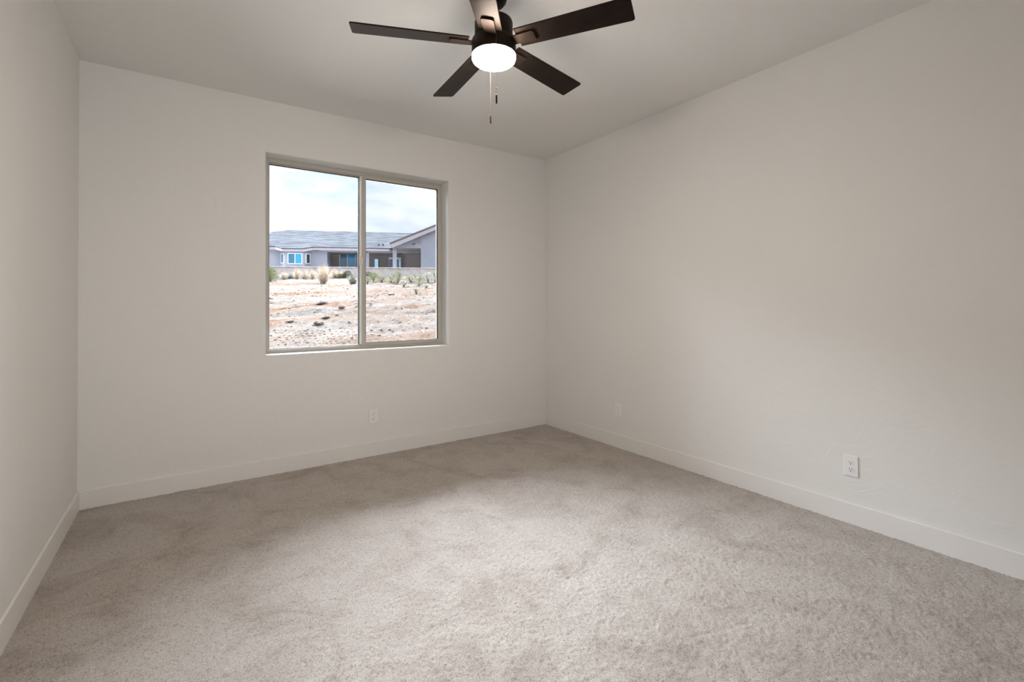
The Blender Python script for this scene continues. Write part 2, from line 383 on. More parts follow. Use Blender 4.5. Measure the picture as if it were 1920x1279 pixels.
# ------------------------------------------------------------------ ceiling fan
FX, FY, BZ, FR, PH = -1.8514, -1.9465, 2.486, .66, 2.7516
fan = thing('ceiling_fan', (FX, FY, H), 'five-blade dark bronze ceiling fan with a lit round frosted lamp', 'ceiling fan')
def fz(z): return z-H
smooth_by_angle(MB().lathe([(.030, fz(2.672)), (.048, fz(2.676)), (.060, fz(2.690)), (.066, fz(2.712)), (.068, fz(2.7395))]).build('canopy', M_bronze, fan))
smooth_by_angle(MB().lathe([(.014, fz(2.59)), (.014, fz(2.68))], 20).build('downrod', M_bronze, fan))
smooth_by_angle(MB().lathe([(.090, fz(2.500)), (.092, fz(2.505)), (.092, fz(2.585)), (.089, fz(2.594)), (.080, fz(2.600)), (.04, fz(2.606)), (.02, fz(2.615))]).build('motor_housing', M_bronze, fan))
kit = MB().lathe([(.100, fz(2.429)), (.1055, fz(2.429)), (.1065, fz(2.432)), (.1065, fz(2.496)), (.104, fz(2.501)), (.07, fz(2.5015))]).build('light_kit', M_bronze, fan); smooth_by_angle(kit)
smooth_by_angle(MB().lathe([(.02, fz(2.3905)), (.055, fz(2.3915)), (.080, fz(2.394)), (.094, fz(2.399)), (.1025, fz(2.407)), (.1055, fz(2.416)), (.1055, fz(2.4285))], 64).build('lamp_glass', M_lamp, fan))
kit_top = fz(2.5015)
for k in range(5):
    a = PH - k*2*PI/5
    M = Matrix.Translation((0, 0, fz(BZ))) @ Matrix.Rotation(a, 4, 'Z') @ Matrix.Rotation(math.radians(-12), 4, 'X')
    # blade outline (x outward), square tip with small rounded corners
    pts = [(.125, -.056), (FR-.012, -.066), (FR-.003, -.063), (FR, -.055), (FR, .055), (FR-.003, .063), (FR-.012, .066), (.125, .056)]
    b = MB().prism([(x, y, 0) for x, y in pts], (0, 0, .007)).build('blade', M_blade, fan, .0015, 2, M=M)
    br = MB()
    br.prism([(.085, -.027, -.002), (.205, -.031, -.002), (.214, -.022, -.002), (.214, .022, -.002), (.205, .031, -.002), (.085, .027, -.002)], (0, 0, -.006))
    br.build('blade_bracket', M_bronze, b, .002, 2)
    sc = MB()
    for (x, y) in ((.150, -.015), (.150, .015), (.190, 0)):
        sc.prism([(x+.004*math.cos(2*PI*j/10), y+.004*math.sin(2*PI*j/10), -.008) for j in range(10)], (0, 0, -.0012))
    # arms carrying the bracket into the motor
    MB().box(.070, .130, -.016, .016, -.004, .002).build('blade_arm', M_bronze, b, .002)
def chain(px, py_top, py_bot, base, top_z):
    # beaded pull chain with a cylindrical fob; base = horizontal point
    n = Vector((F_.x, F_.y, 0))
    zt = top_z if top_z else hit(px, py_top, base, n).z
    zb = hit(px, py_bot, base, n).z
    mb = MB(); z = zt; x, y = base.x-FX, base.y-FY
    mb.tube([(x, y, zt-H), (x, y, zb+.04-H)], .0006, 6)
    while z > zb+.075:
        mb.lathe([(.0004, z+.0016-H), (.0012, z+.0006-H), (.0012, z-.0006-H), (.0004, z-.0016-H)], 6, (x, y)); z -= .0046
    ch = mb.build('pull_chain', M_chain, fan)
    f = MB().lathe([(.0012, zb+.044-H), (.0032, zb+.041-H), (.0040, zb+.034-H), (.0040, zb+.006-H), (.0034, zb+.001-H), (.001, zb-H)], 14, (x, y)).build('pull_fob', M_bronze, ch, smooth=True)
    MB().lathe([(.001, zb+.075-H), (.0028, zb+.072-H), (.001, zb+.069-H)], 8, (x, y)).build('bead_connector', M_chain, ch, smooth=True)
    return zt, x, y
tocam = Vector((CAM.x-FX, CAM.y-FY, 0)).normalized(); side = Vector((-tocam.y, tocam.x, 0))
def fanpt(px, rad):                      # point on a vertical plane rad metres towards the camera
    P = Vector((FX, FY, 2.4))+tocam*rad; q = hit(px, 60, P, tocam); return Vector((q.x, q.y, 0))
b1 = fanpt(930.5, .1095); zt, x, y = chain(930.5, 63, 194.5, b1, None)
MB().lathe([(.001, zt-.004-H), (.0048, zt-.001-H), (.0055, zt+.003-H), (.001, zt+.007-H)], 14, (x, y)).build('chain_outlet', M_bronze, kit, smooth=True)
b2 = fanpt(919.3, -.1095); zt2, x2, y2 = chain(919.3, 150, 231.5, b2, 2.47)
MB().lathe([(.001, zt2-.004-H), (.0048, zt2-.001-H), (.0055, zt2+.003-H), (.001, zt2+.007-H)], 14, (x2, y2)).build('chain_outlet', M_bronze, kit, smooth=True)

# ------------------------------------------------------------------ outdoors: terrain
UD = Vector((.9150, -.4035, 0)); WD = Vector((.4035, .9150, 0))     # along the neighbour's facade, and away from us
def terr_h(x, y):
    x = np.asarray(x, float); y = np.asarray(y, float)
    D = (x-CAM.x)*math.sin(YAW)+(y-CAM.y)*math.cos(YAW)
    D = D - (x-6)*.0 
    h = np.interp(D, [0, 7, 8.5, 10, 15, 20, 25, 30, 34, 39.5, 41, 46, 90], [-.25, -.2, .12, .42, 1.08, 1.72, 2.36, 2.76, 3.2, 3.55, 3.6, 4.5, 4.9])
    g = np.clip((D-6)/4, 0, 1)
    near = np.clip((42-D)/8, 0, 1)
    s = (x*.92-y*.40); q = x*.40+y*.92
    h = h + g*near*((vnoise(x+50, y+50, .35, 11)-.5)*.35 + (vnoise(x+50, y+50, 1.1, 12)-.5)*.14 + (vnoise(x+50, y+50, 3.1, 13)-.5)*.075 + (vnoise(x+50, y+50, 7, 14)-.5)*.045)
    # graded ruts running diagonally across the slope
    rut = vnoise((s*.25+q*.12)*1.0+80, (q*1.0-s*.28)*3.1+80, 1, 21)
    band = np.exp(-((D-15.5)/4.5)**2)
    h = h - band*np.clip(.42-rut, 0, .42)*.45 + band*np.clip(rut-.62, 0, 1)*.25
    return h
X, Y = np.meshgrid(np.arange(-9, 36, .13), np.arange(.45, 64, .13), indexing='ij')
Z = terr_h(X, Y)
# caterpillar track marks pressed into the near dirt
D = (X-CAM.x)*math.sin(YAW)+(Y-CAM.y)*math.cos(YAW)
idx = np.arange(X.size).reshape(X.shape)
fa = np.stack([idx[:-1, :-1], idx[1:, :-1], idx[1:, 1:], idx[:-1, 1:]], -1).reshape(-1, 4)
def dirt_mat():
    mt, t, b = new_mat('desert dirt'); b.inputs['Roughness'].default_value = 1; b.inputs['Specular IOR Level'].default_value = 0
    co = N(t, 'ShaderNodeTexCoord')
    mpp = N(t, 'ShaderNodeMapping'); mpp.inputs['Rotation'].default_value = (0, 0, .42); mpp.inputs['Scale'].default_value = (.35, 1.6, 1)
    t.links.new(co.outputs['Object'], mpp.inputs[0])
    a = N(t, 'ShaderNodeTexNoise', i_Scale=.55, i_Detail=8, i_Roughness=.65)         # colour patches stretched along the ruts
    f = N(t, 'ShaderNodeTexNoise', i_Scale=7.5, i_Detail=9, i_Roughness=.82)
    v = N(t, 'ShaderNodeTexVoronoi', i_Scale=4.5); v.inputs['Randomness'].default_value = 1
    t.links.new(mpp.outputs[0], a.inputs['Vector'])
    for q in (f, v): t.links.new(co.outputs['Object'], q.inputs['Vector'])
    ar = ramp(t, [(.35, (.100, .060, .041)), (.43, (.112, .080, .062)), (.51, (.117, .096, .081)), (.61, (.125, .112, .102))])
    t.links.new(a.outputs['Fac'], ar.inputs[0])
    fr = ramp(t, [(.34, (.30, .26, .24)), (.44, (.82, .80, .78)), (.60, (1.12, 1.12, 1.12))]); t.links.new(f.outputs['Fac'], fr.inputs[0])
    mx = N(t, 'ShaderNodeMix', data_type='RGBA', blend_type='MULTIPLY'); mx.inputs[0].default_value = 1
    t.links.new(ar.outputs[0], mx.inputs[6]); t.links.new(fr.outputs[0], mx.inputs[7])
    # pebbles
    vr = ramp(t, [(.10, (1, 1, 1)), (.16, (0, 0, 0))]); t.links.new(v.outputs['Distance'], vr.inputs[0])
    m2 = N(t, 'ShaderNodeMix', data_type='RGBA'); m2.inputs[7].default_value = (.13, .122, .115, 1)
    t.links.new(vr.outputs[0], m2.inputs[0]); t.links.new(mx.outputs[2], m2.inputs[6]); t.links.new(m2.outputs[2], b.inputs['Base Color'])
    bp = N(t, 'ShaderNodeBump', i_Strength=1, i_Distance=.12); t.links.new(f.outputs['Fac'], bp.inputs['Height'])
    bp2 = N(t, 'ShaderNodeBump', i_Strength=.8, i_Distance=.05); t.links.new(vr.outputs[0], bp2.inputs['Height']); t.links.new(bp.outputs[0], bp2.inputs['Normal'])
    t.links.new(bp2.outputs[0], b.inputs['Normal']); return mt
M_dirt = dirt_mat()
terr = np_mesh('dirt_ground', np.stack([X, Y, Z], -1).reshape(-1, 3), fa, M_dirt); tag(terr, 'bare reddish dirt slope rising outside the window', kind='structure')
struct(MB().box(-5.5, .6, T+.04, 2.7, -.25, -.06), 'trim_2', plain('pale bounce slab', (.60, .59, .57), .9, noise=.05, nscale=4, bump=.3, bscale=60), 'added unseen pale slab outside the window wall, bouncing daylight indoors')  # added slab, out of view, bounces daylight up to the ceiling
def ground_at(px, py):               # first point where a photo ray meets the slope
    d = ray(px, py); Ds = np.arange(5.5, 39, .03)
    xs_ = CAM.x+d.x*Ds; ys_ = CAM.y+d.y*Ds; under = (CAM.z+d.z*Ds) < terr_h(xs_, ys_)
    D = float(Ds[int(np.argmax(under))]) if under.any() else 36.5
    return CAM+d*D
def gz(x, y): return float(terr_h(x, y))

# caterpillar tread prints: rows of short raised clods, one stuff-like object would hide nothing
M_clod = plain('dirt clod', (.075, .052, .038), .95, noise=.25, nscale=6, bump=.8, bscale=12, bdist=.03)
M_rock = plain('pale rock', (.11, .10, .093), .9, noise=.3, nscale=5, bump=.8, bscale=10, bdist=.03)
M_rockd = plain('brown rock', (.05, .03, .022), .9, noise=.3, nscale=5, bump=.8, bscale=10, bdist=.03)
def rock_mesh(seed, flat=.55):
    bm = bmesh.new(); bmesh.ops.create_icosphere(bm, subdivisions=3, radius=1); rg = random.Random(seed)
    from mathutils import noise as mn
    off = Vector((rg.random()*50, rg.random()*50, rg.random()*50))
    for v in bm.verts:
        d = 1+.45*mn.noise(v.co*1.1+off)+.2*mn.noise(v.co*2.7+off); v.co = v.co*d
        if v.co.z < 0: v.co.z *= .6
        v.co.z *= flat
    me = bpy.data.meshes.new('rock'); bm.to_mesh(me); bm.free(); return me
rocks = [rock_mesh(s, .5+.07*s) for s in range(6)]
for i, me in enumerate(rocks): me.materials.append((M_rock, M_clod, M_rockd)[i % 3])
def place_rock(me, px, py, sz, label, group=None, name='rock', rz=0):
    P = ground_at(px, py); o = bpy.data.objects.new(name, me); C.objects.link(o)
    o.location = (P.x, P.y, gz(P.x, P.y)+sz*.12); o.scale = (sz, sz*.75, sz*.8); o.rotation_euler = (0, 0, rz); tag(o, label, 'rock', group); return o
place_rock(rocks[2], 602, 570, .17, 'brown clod standing in the middle of the left pane view')
place_rock(rocks[1], 545, 604, .085, 'dark clod at lower left of the dirt slope')
place_rock(rocks[5], 597, 609, .13, 'dark reddish clod cluster low in the left pane', rz=.4)
place_rock(rocks[2], 610, 596, .095, 'brown clod just above the dark reddish clod')
place_rock(rocks[4], 641, 578, .09, 'small brown clod near the window meeting stile')
place_rock(rocks[3], 733, 553, .13, 'pale rock on the rut line in the right pane')
for k in range(240):
    px = random.uniform(500, 822); py = random.choice([random.uniform(533, 560), random.uniform(545, 640)])
    me = rocks[random.choice([0, 0, 1, 2, 3, 3, 4, 5])]
    place_rock(me, px, py, random.uniform(.014, .045), 'small stone scattered on the dirt slope', 'small stones on the dirt slope', 'stone', random.uniform(0, 6))
# gravel: thousands of little stones and clods lying on the dirt, one uncountable object
nG = 12000; Dg = np.sqrt(rng.uniform(8.5**2, 34**2, nG)); ag = YAW+rng.uniform(-.52, -.14, nG)
gx = CAM.x+Dg/np.cos(ag-YAW)*np.sin(ag); gy = CAM.y+Dg/np.cos(ag-YAW)*np.cos(ag); gzz = terr_h(gx, gy)
keep = vnoise(gx+90, gy+90, .9, 31)+.35*rng.random(nG) > .45
gx, gy, gzz = gx[keep], gy[keep], gzz[keep]; nG = len(gx)
base = np.array([(1, 0, 0), (.3, .95, 0), (-.8, .6, 0), (-.8, -.6, 0), (.3, -.95, 0), (.1, .1, .75)]); bf = np.array([(0, 1, 5, 5), (1, 2, 5, 5), (2, 3, 5, 5), (3, 4, 5, 5), (4, 0, 5, 5)])
th = rng.uniform(0, 6.28, nG); sz = .010+.030*rng.random(nG)**3
vx = base[None, :, 0]*np.cos(th)[:, None]-base[None, :, 1]*np.sin(th)[:, None]; vy = base[None, :, 0]*np.sin(th)[:, None]+base[None, :, 1]*np.cos(th)[:, None]
j = 1+.35*(rng.random((nG, 6))-.5)
gv = np.stack([gx[:, None]+vx*sz[:, None]*j, gy[:, None]+vy*sz[:, None]*j*.8, gzz[:, None]-.006+base[None, :, 2]*sz[:, None]*j], -1).reshape(-1, 3)
gme = bpy.data.meshes.new('gravel'); gf = []
for f in ((0, 1, 5), (1, 2, 5), (2, 3, 5), (3, 4, 5), (4, 0, 5)): gf.append(np.arange(nG)[:, None]*6+np.array(f))
gf = np.vstack(gf); gme.vertices.add(len(gv)); gme.vertices.foreach_set('co', gv.astype('f').ravel()); gme.loops.add(gf.size); gme.loops.foreach_set('vertex_index', gf.astype('i').ravel())
gme.polygons.add(len(gf)); gme.polygons.foreach_set('loop_start', np.arange(0, gf.size, 3, dtype='i')); gme.polygons.foreach_set('loop_total', np.full(len(gf), 3, 'i')); gme.update(calc_edges=True)
gme.materials.append(plain('gravel', (.09, .072, .06), .95, noise=.6, nscale=3))
gro = bpy.data.objects.new('gravel', gme); C.objects.link(gro); tag(gro, 'loose gravel strewn over the dirt slope outside the window', 'gravel', kind='stuff')
# tread clods as one uncountable object
mb = MB()
for row in range(7):
    for k in range(16):
        px = 503+k*11.5+row*3.2+random.uniform(-1.5, 1.5); py = 620+row*4.6+k*.25+random.uniform(-.7, .7)
        if py > 652: continue
        P = ground_at(px, py); s = random.uniform(.014, .026)
        d = Vector((math.cos(-.5), math.sin(-.5), 0)); e = Vector((-d.y, d.x, 0)); z = gz(P.x, P.y)
        c = Vector((P.x, P.y, z)); L = s*1.6
        top = c+Vector((0, 0, s*.55))
        mb.add([c+d*L-e*s*.5-Vector((0,0,.03)), c+d*L+e*s*.5-Vector((0,0,.03)), c-d*L+e*s*.5-Vector((0,0,.03)), c-d*L-e*s*.5-Vector((0,0,.03)), top+d*L*.6, top-d*L*.6],
               [(0,1,4),(1,2,5,4),(2,3,5),(3,0,4,5)])
tag(mb.build('tread_clods', M_clod), 'rows of small dirt clods left by a tracked machine', 'dirt', kind='stuff')

# ------------------------------------------------------------------ retaining wall
def plane_pt(px, D0, w=0): P = CAM+ray(px, 500)*D0; P.z = 0; return P+WD*w
PW = plane_pt(650, 40)
def stone_mat():
    mt, t, b = new_mat('pale block wall'); b.inputs['Roughness'].default_value = .95
    co = N(t, 'ShaderNodeTexCoord'); f = N(t, 'ShaderNodeTexNoise', i_Scale=2.6, i_Detail=9, i_Roughness=.8); t.links.new(co.outputs['Object'], f.inputs['Vector'])
    r = ramp(t, [(.35, (.24, .21, .205)), (.5, (.36, .325, .315)), (.65, (.43, .40, .39))]); t.links.new(f.outputs['Fac'], r.inputs[0]); t.links.new(r.outputs[0], b.inputs['Base Color'])
    bp = N(t, 'ShaderNodeBump', i_Strength=.6, i_Distance=.06); t.links.new(f.outputs['Fac'], bp.inputs['Height']); t.links.new(bp.outputs[0], b.inputs['Normal']); return mt
M_stone = stone_mat()
zt = hit(650, 500.8, PW, WD).z
wallo = thing('retaining_wall', (PW.x, PW.y, 0), 'low pale retaining wall below the neighbouring house', 'wall', rz=math.atan2(UD.y, UD.x))
MB().box(-16, 16, 0, .3, zt-2.2, zt-.08).build('wall_body', M_stone, wallo)
MB().box(-16, 16, -.04, .34, zt-.08, zt).build('wall_cap', M_stone, wallo, .01)

# ------------------------------------------------------------------ neighbouring house
PH0 = plane_pt(620, 50)
house = thing('house', (PH0.x, PH0.y, 0), 'long single-storey lilac-grey stucco house with grey tiled roof', 'house', rz=math.atan2(UD.y, UD.x))
def hp(px, py, w=0):
    P = hit(px, py, PH0+WD*w, WD)-PH0; return P.dot(UD), P.z
def hu(px, w=0, py=480): return hp(px, py, w)[0]
def hz(py, px=620, w=0): return hp(px, py, w)[1]
def stucco(name, col):
    return plain(name, col, .9, noise=.06, nscale=1.5, bump=.3, bscale=20, bdist=.01)
M_st = stucco('lilac grey stucco', (.19, .20, .235)); M_st2 = stucco('taupe patio stucco', (.20, .175, .165)); M_fas = stucco('fascia paint', (.27, .255, .275))
M_dark = plain('dark fixtures and eave shadow', (.03, .028, .03), .7)  # dark fixtures, and the painted under-tile shadow strip at the eave
M_tile = None
def tile_mat():
    mt, t, b = new_mat('grey concrete roof tile'); b.inputs['Roughness'].default_value = 1; b.inputs['Specular IOR Level'].default_value = 0
    co = N(t, 'ShaderNodeTexCoord'); br = N(t, 'ShaderNodeTexBrick', i_Scale=1); br.inputs['Brick Width'].default_value = .9; br.inputs['Row Height'].default_value = .36
    br.inputs['Mortar Size'].default_value = .02; br.inputs['Color1'].default_value = (.036, .041, .051, 1); br.inputs['Color2'].default_value = (.062, .069, .083, 1); br.inputs['Mortar'].default_value = (.02, .022, .027, 1)
    n = N(t, 'ShaderNodeTexNoise', i_Scale=2.2, i_Detail=6, i_Roughness=.8); mx = N(t, 'ShaderNodeMix', data_type='RGBA', blend_type='OVERLAY'); mx.inputs[0].default_value = .6
    t.links.new(co.outputs['Object'], br.inputs['Vector']); t.links.new(co.outputs['Object'], n.inputs['Vector'])
    t.links.new(br.outputs[0], mx.inputs[6]); t.links.new(n.outputs['Color'], mx.inputs[7])
    hsv = N(t, 'ShaderNodeHueSaturation'); hsv.inputs['Saturation'].default_value = .5; t.links.new(mx.outputs[2], hsv.inputs['Color']); t.links.new(hsv.outputs[0], b.inputs['Base Color']); return mt
M_tile = tile_mat()
def pane_mat(name, col, rough=.05, e=0):
    return plain(name, col, rough, 0, .8)
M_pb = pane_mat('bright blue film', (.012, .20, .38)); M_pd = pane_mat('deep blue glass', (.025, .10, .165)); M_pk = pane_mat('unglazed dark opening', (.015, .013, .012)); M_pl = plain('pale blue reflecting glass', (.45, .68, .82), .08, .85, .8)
M_wf = plain('white window frame', (.50, .52, .54), .5)

ZF = hz(502, 620)-.35                     # floor of the house
ZE = hz(464.3, 620, -.5)                  # eave
RW = 7.5; ZR = hz(434.3, 640, RW)         # ridge
uL = hu(478); uR = hu(850)
u613, u669, u686, u692 = hu(613.5), hu(669), hu(684), hu(692)
bm0 = MB()
def hb(mb, u0, u1, w0, w1, z0, z1): return mb.box(u0, u1, w0, w1, z0, z1)
# front wall of the main block (left of the patio), with pier, header beam and patio back wall
hb(bm0, uL, u613, 0, .3, ZF, ZE); hb(bm0, u613-.3, u613, .3, 3, ZF, ZE)
bm0.build('wall', M_st, house)
hb(MB(), u686, u692, 0, .4, ZF, ZE).build('pier', M_st, house)
beamz = hz(472.4, 620)
hb(MB(), u613, uR, 0, .3, beamz, ZE).build('header_beam', M_st, house)
pb = MB(); hb(pb, u613, uR, 3, 3.3, ZF, ZE+.6); pb.build('patio_wall', M_st2, house)
hb(MB(), u613, uR, .3, 3, beamz+.05, beamz+.15).build('patio_ceiling', M_st2, house)
hb(MB(), uL-2, uR, -4, 3, ZF-.5, ZF).build('patio_slab', M_stone, house)
# bay
BW = -1.0
b0, b1, b2, b3 = hu(525), hu(534.5, BW), hu(570, BW), hu(583)
mb = MB(); mb.prism([(b0, .1, ZF), (b1, BW, ZF), (b2, BW, ZF), (b3, .1, ZF)], (0, 0, ZE-ZF-.28)); mb.build('bay_wall', M_st, house)
# roof: stepped tile courses
slope = (ZR-ZE)/(RW+.5); NR = 22; dw = (RW+.5)/NR
def roofu(w):                            # left hip: silhouette in the photo
    return np.interp(w, [-.5, 5.3, 6.2, RW], [hu(484, -.5, 463), hu(503.5, 5.3, 447), hu(511, 6.2, 438.5), hu(543.5, RW, 433)])
mb = MB()
for i in range(NR):
    w0 = -.5+i*dw; w1 = w0+dw; z0 = ZE+slope*(w0+.5); z1 = z0+slope*dw
    a0, a1 = float(roofu(w0)), float(roofu(w1))
    mb.prism([(a0, w0, z0+.01), (uR, w0, z0+.01), (uR, w1, z1-.015), (a1, w1, z1-.015)], (0, 0, .055))
for i in (1, 2):                         # courses over the bay
    w0 = -.5-i*dw; w1 = w0+dw; z0 = ZE+slope*(w0+.5); z1 = z0+slope*dw
    f0 = -.40+.90*i/2; f1 = -.40+.90*(i-1)/2
    mb.prism([(b0+f0, w0, z0+.01), (b3-f0, w0, z0+.01), (b3-f1, w1, z1-.015), (b0+f1, w1, z1-.015)], (0, 0, .055))
a0 = float(roofu(-.5)); aR = float(roofu(RW))
mb.add([(a0, -.5, ZE), (aR, RW, ZR), (uR, RW, ZR), (uR, 16, ZE), (a0, 16, ZE)], [(0, 1, 4), (1, 2, 3, 4)])
mb.build('roof', M_tile, house)
# dark strip painting in the shadow under the tiles, and fascia
mb = MB(); hb(mb, a0, b0-.35, -.56, -.5, ZE-.03, ZE+.06); hb(mb, b3+.35, hu(731, -.5), -.56, -.5, ZE-.03, ZE+.06)
wb = -.5-2*dw; zb = ZE+slope*(wb+.5); hb(mb, b0+.5, b3-.5, wb-.06, wb, zb-.03, zb+.06)
mb.prism([(b0-.35, -.56, ZE-.03), (b0+.5, wb-.06, zb-.03), (b0+.5, wb, zb-.03), (b0-.35, -.5, ZE-.03)], (0, 0, .09))
mb.prism([(b3+.35, -.56, ZE-.03), (b3-.5, wb-.06, zb-.03), (b3-.5, wb, zb-.03), (b3+.35, -.5, ZE-.03)], (0, 0, .09))
mb.build('eave_shadow', M_dark, house)
mb = MB(); hb(mb, a0, b0-.35, -.50, .0, ZE-.28, ZE-.03); hb(mb, b3+.35, hu(731, -.5), -.50, .0, ZE-.28, ZE-.03); 

mb.prism([(b0-.35, -.5, ZE-.03), (b0+.5, wb, zb-.03), (b0+.5, wb, zb-.27), (b0-.35, -.5, ZE-.28)], (0, .05, 0))
mb.prism([(b3+.35, -.5, ZE-.03), (b3-.5, wb, zb-.03), (b3-.5, wb, zb-.27), (b3+.35, -.5, ZE-.28)], (0, .05, 0))
hb(mb, b0+.5, b3-.5, wb, wb+.05, zb-.27, zb-.03)
mb.prism([(b0-.35, -.46, ZE-.28), (b0+.5, wb+.04, zb-.27), (b3-.5, wb+.04, zb-.27), (b3+.35, -.46, ZE-.28)], (0, 0, .03))
mb.build('fascia', M_fas, house)
# openings: frame part with pane sub-parts
def opening(name, px0, px1, py0, py1, w, panes, fw=.07, skew=None, frame=M_wf):
    u0, z1 = hp(px0, py0, w); u1, _ = hp(px1, py0, w); z0 = hp(px0, py1, w)[1]
    base = Matrix.Translation((u0, w, z0))
    if skew is not None: base = skew
    L = u1-u0; Hh = z1-z0
    if skew is not None: L, Hh = skew_len
    fr = _frame(0, L, 0, Hh, fw, fw, fw, fw, -.06, .04).build(name, frame, house, M=base)
    x = fw
    iw = L-2*fw
    for frac, mt in panes:
        MB().box(x+.01, x+iw*frac-.01, -.03, .0, fw, Hh-fw).build('pane', mt, fr); x += iw*frac
    if len(panes) > 1:
        MB().box(fw+iw*panes[0][0]-fw/2, fw+iw*panes[0][0]+fw/2, -.06, .0, fw, Hh-fw).build('mullion', frame, fr)
    return fr
opening('window', 539.5, 567, 474.5, 495.0, BW, [(.5, M_pd), (.5, M_pb)])
zA, zB = hz(493.8, 531, -.5), hz(475.2, 531, -.5)
for (P0, P1, mt) in (((b0, .1), (b1, BW), M_pd), ((b2, BW), (b3, .1), M_pk)):
    p0 = Vector((P0[0], P0[1], 0)); p1 = Vector((P1[0], P1[1], 0)); d = (p1-p0); L = d.length; d.normalize()
    s0 = p0+d*L*.22; ang = math.atan2(d.y, d.x); skew_len = (L*.60, zB-zA)
    opening('window', 0, 1, 0, 1, 0, [(1, mt)], .06, skew=Matrix.Translation((s0.x, s0.y, zA)) @ Matrix.Rotation(ang, 4, 'Z') @ Matrix.Translation((0, -.01, 0)))
opening('sliding_door', 636.5, 667.5, 475.3, 503, 3.0, [(.48, M_pd), (.52, M_pb)], .07)
opening('patio_door', 699.5, 710.5, 484.5, 506, 3.0, [(1, M_pl)], .08, frame=M_st2)
dr = opening('patio_door', 729, 752.5, 485.5, 506, 3.0, [(.34, M_pd), (.66, M_pd)], .05)
ua, za = hp(729, 483, 2.95); ub, _ = hp(752.5, 483, 2.95); zc = hp(729, 485.8, 2.95)[1]
MB().box(ua, ub, 2.90, 2.95, zc, za).build('transom', M_vinyl_light, house)
ua, za = hp(748.3, 486, 2.93); ub, _ = hp(751.3, 486, 2.93); MB().box(ua, ub, 2.88, 2.94, ZF, za).build('side_pane', M_pl, house)
# projecting gable wing on the right
GW = -3.0
gu = lambda px: hu(px, GW)
gz_ = lambda py, px=760: hz(py, px, GW)
def rake(px, dy=0): t = (px-732)/(816-732); return 457.6+dy+t*(424-457.6)
apx = 905
zo = gz_(465, 765)
mb = MB()
hb(mb, gu(736.3), gu(743.7), GW, GW+.5, ZF, zo)                                   # column
hb(mb, gu(789), hu(1000, GW), GW, GW+.4, ZF, zo)                                  # right wall
pl = [(gu(736.3), GW, zo)] + [(hp(p, rake(p, 3), GW)[0], GW, hp(p, rake(p, 3), GW)[1]) for p in (736.3, 816)]
uA, zA_ = hp(apx, rake(apx, 3), GW)
pl = [(gu(736.3), GW, zo), (hu(1000, GW), GW, zo), (hu(1000, GW), GW, zo+.3), (uA, GW, zA_), (gu(736.3), GW, hp(736.3, rake(736.3, 3), GW)[1])]
mb.prism(pl, (0, .4, 0))
mb.build('gable_wall', M_st, house)
hb(MB(), gu(743.7), gu(795), GW+.4, 3, zo+.02, zo+.12).build('gable_patio_ceiling', M_st2, house)
hb(MB(), gu(789), gu(789)+.3, GW+.4, 3, ZF, zo+.1).build('gable_side_wall', M_st2, house)
ui = hu(757, 3); hb(MB(), ui, ui+.3, 1.0, 3, ZF, zo+.1).build('inner_wall', M_st2, house)
hb(MB(), ui, gu(789)+.3, 1.0, 1.3, ZF, zo+.1).build('inner_back_wall', M_st2, house)
# gable roof slope, rake board
r0u, r0z = hp(731, rake(731), GW-.45); rAu, rAz = hp(apx, rake(apx), GW-.45)
mb = MB(); mb.prism([(r0u, GW-.45, r0z), (rAu, GW-.45, rAz), (rAu, GW-.45, rAz+.14), (r0u, GW-.45, r0z+.14)], (0, 14, 0)); 
eu, ez = hu(1010, GW-.45), zo
mb.prism([(rAu, GW-.45, rAz), (eu, GW-.45, ez), (eu, GW-.45, ez+.14), (rAu, GW-.45, rAz+.14)], (0, 14, 0)); mb.build('gable_roof', M_tile, house)
mb = MB(); mb.prism([(r0u-.03, GW-.5, r0z+.02), (rAu, GW-.5, rAz+.02), (rAu, GW-.5, rAz+.16), (r0u-.03, GW-.5, r0z+.16)], (0, .06, 0)); mb.build('rake_drip_edge', plain('brown drip edge', (.10, .085, .085), .7), house)
mb = MB(); mb.prism([(r0u+.02, GW-.46, r0z-.02), (rAu, GW-.46, rAz-.02), (rAu, GW-.46, rAz-.34), (r0u+.35, GW-.46, r0z-.30), (r0u+.30, GW-.46, r0z-.42)], (0, .40, 0)); mb.build('rake_board', M_fas, house)
MB().box(r0u-.02, r0u+.04, GW-.5, -.5, r0z-.45, r0z+.1).build('downspout', M_dark, house) if 0 else None
va, vz1 = hp(781.5, 447.5, GW); vb, _ = hp(789.5, 447.5, GW); vz0 = hp(785, 457, GW)[1]
vt = MB().box(va, vb, GW-.04, GW, vz0, vz1).build('gable_vent', M_st2, house) 
for k in range(6):
    z = vz0+(vz1-vz0)*(k+.5)/6; MB().box(va+.03, vb-.03, GW-.08, GW-.04, z-.02, z+.01).build('louvre', M_st, vt)
def flood(px, py, w):
    u, z = hp(px, py, w); l = MB().box(u-.05, u+.05, w-.12, w, z-.04, z+.06).build('flood_light', M_dark, house)
    for s in (-1, 1): MB().lathe([(.03, .06), (.07, -.06)], 14).build('lamp_head', M_dark, l, M=Matrix.Translation((u+s*.12, w-.15, z-.02)) @ Matrix.Rotation(s*.5, 4, 'Y'))
flood(776, 457.3, GW); flood(595, 469.5, -.02)
for px in (710, 718):
    u, z = hp(px, 460.5, .4); MB().lathe([(.07, z-.4), (.07, z+.12), (.12, z+.13), (.12, z+.18)], 12, (u, .4)).build('roof_vent', M_dark, house)

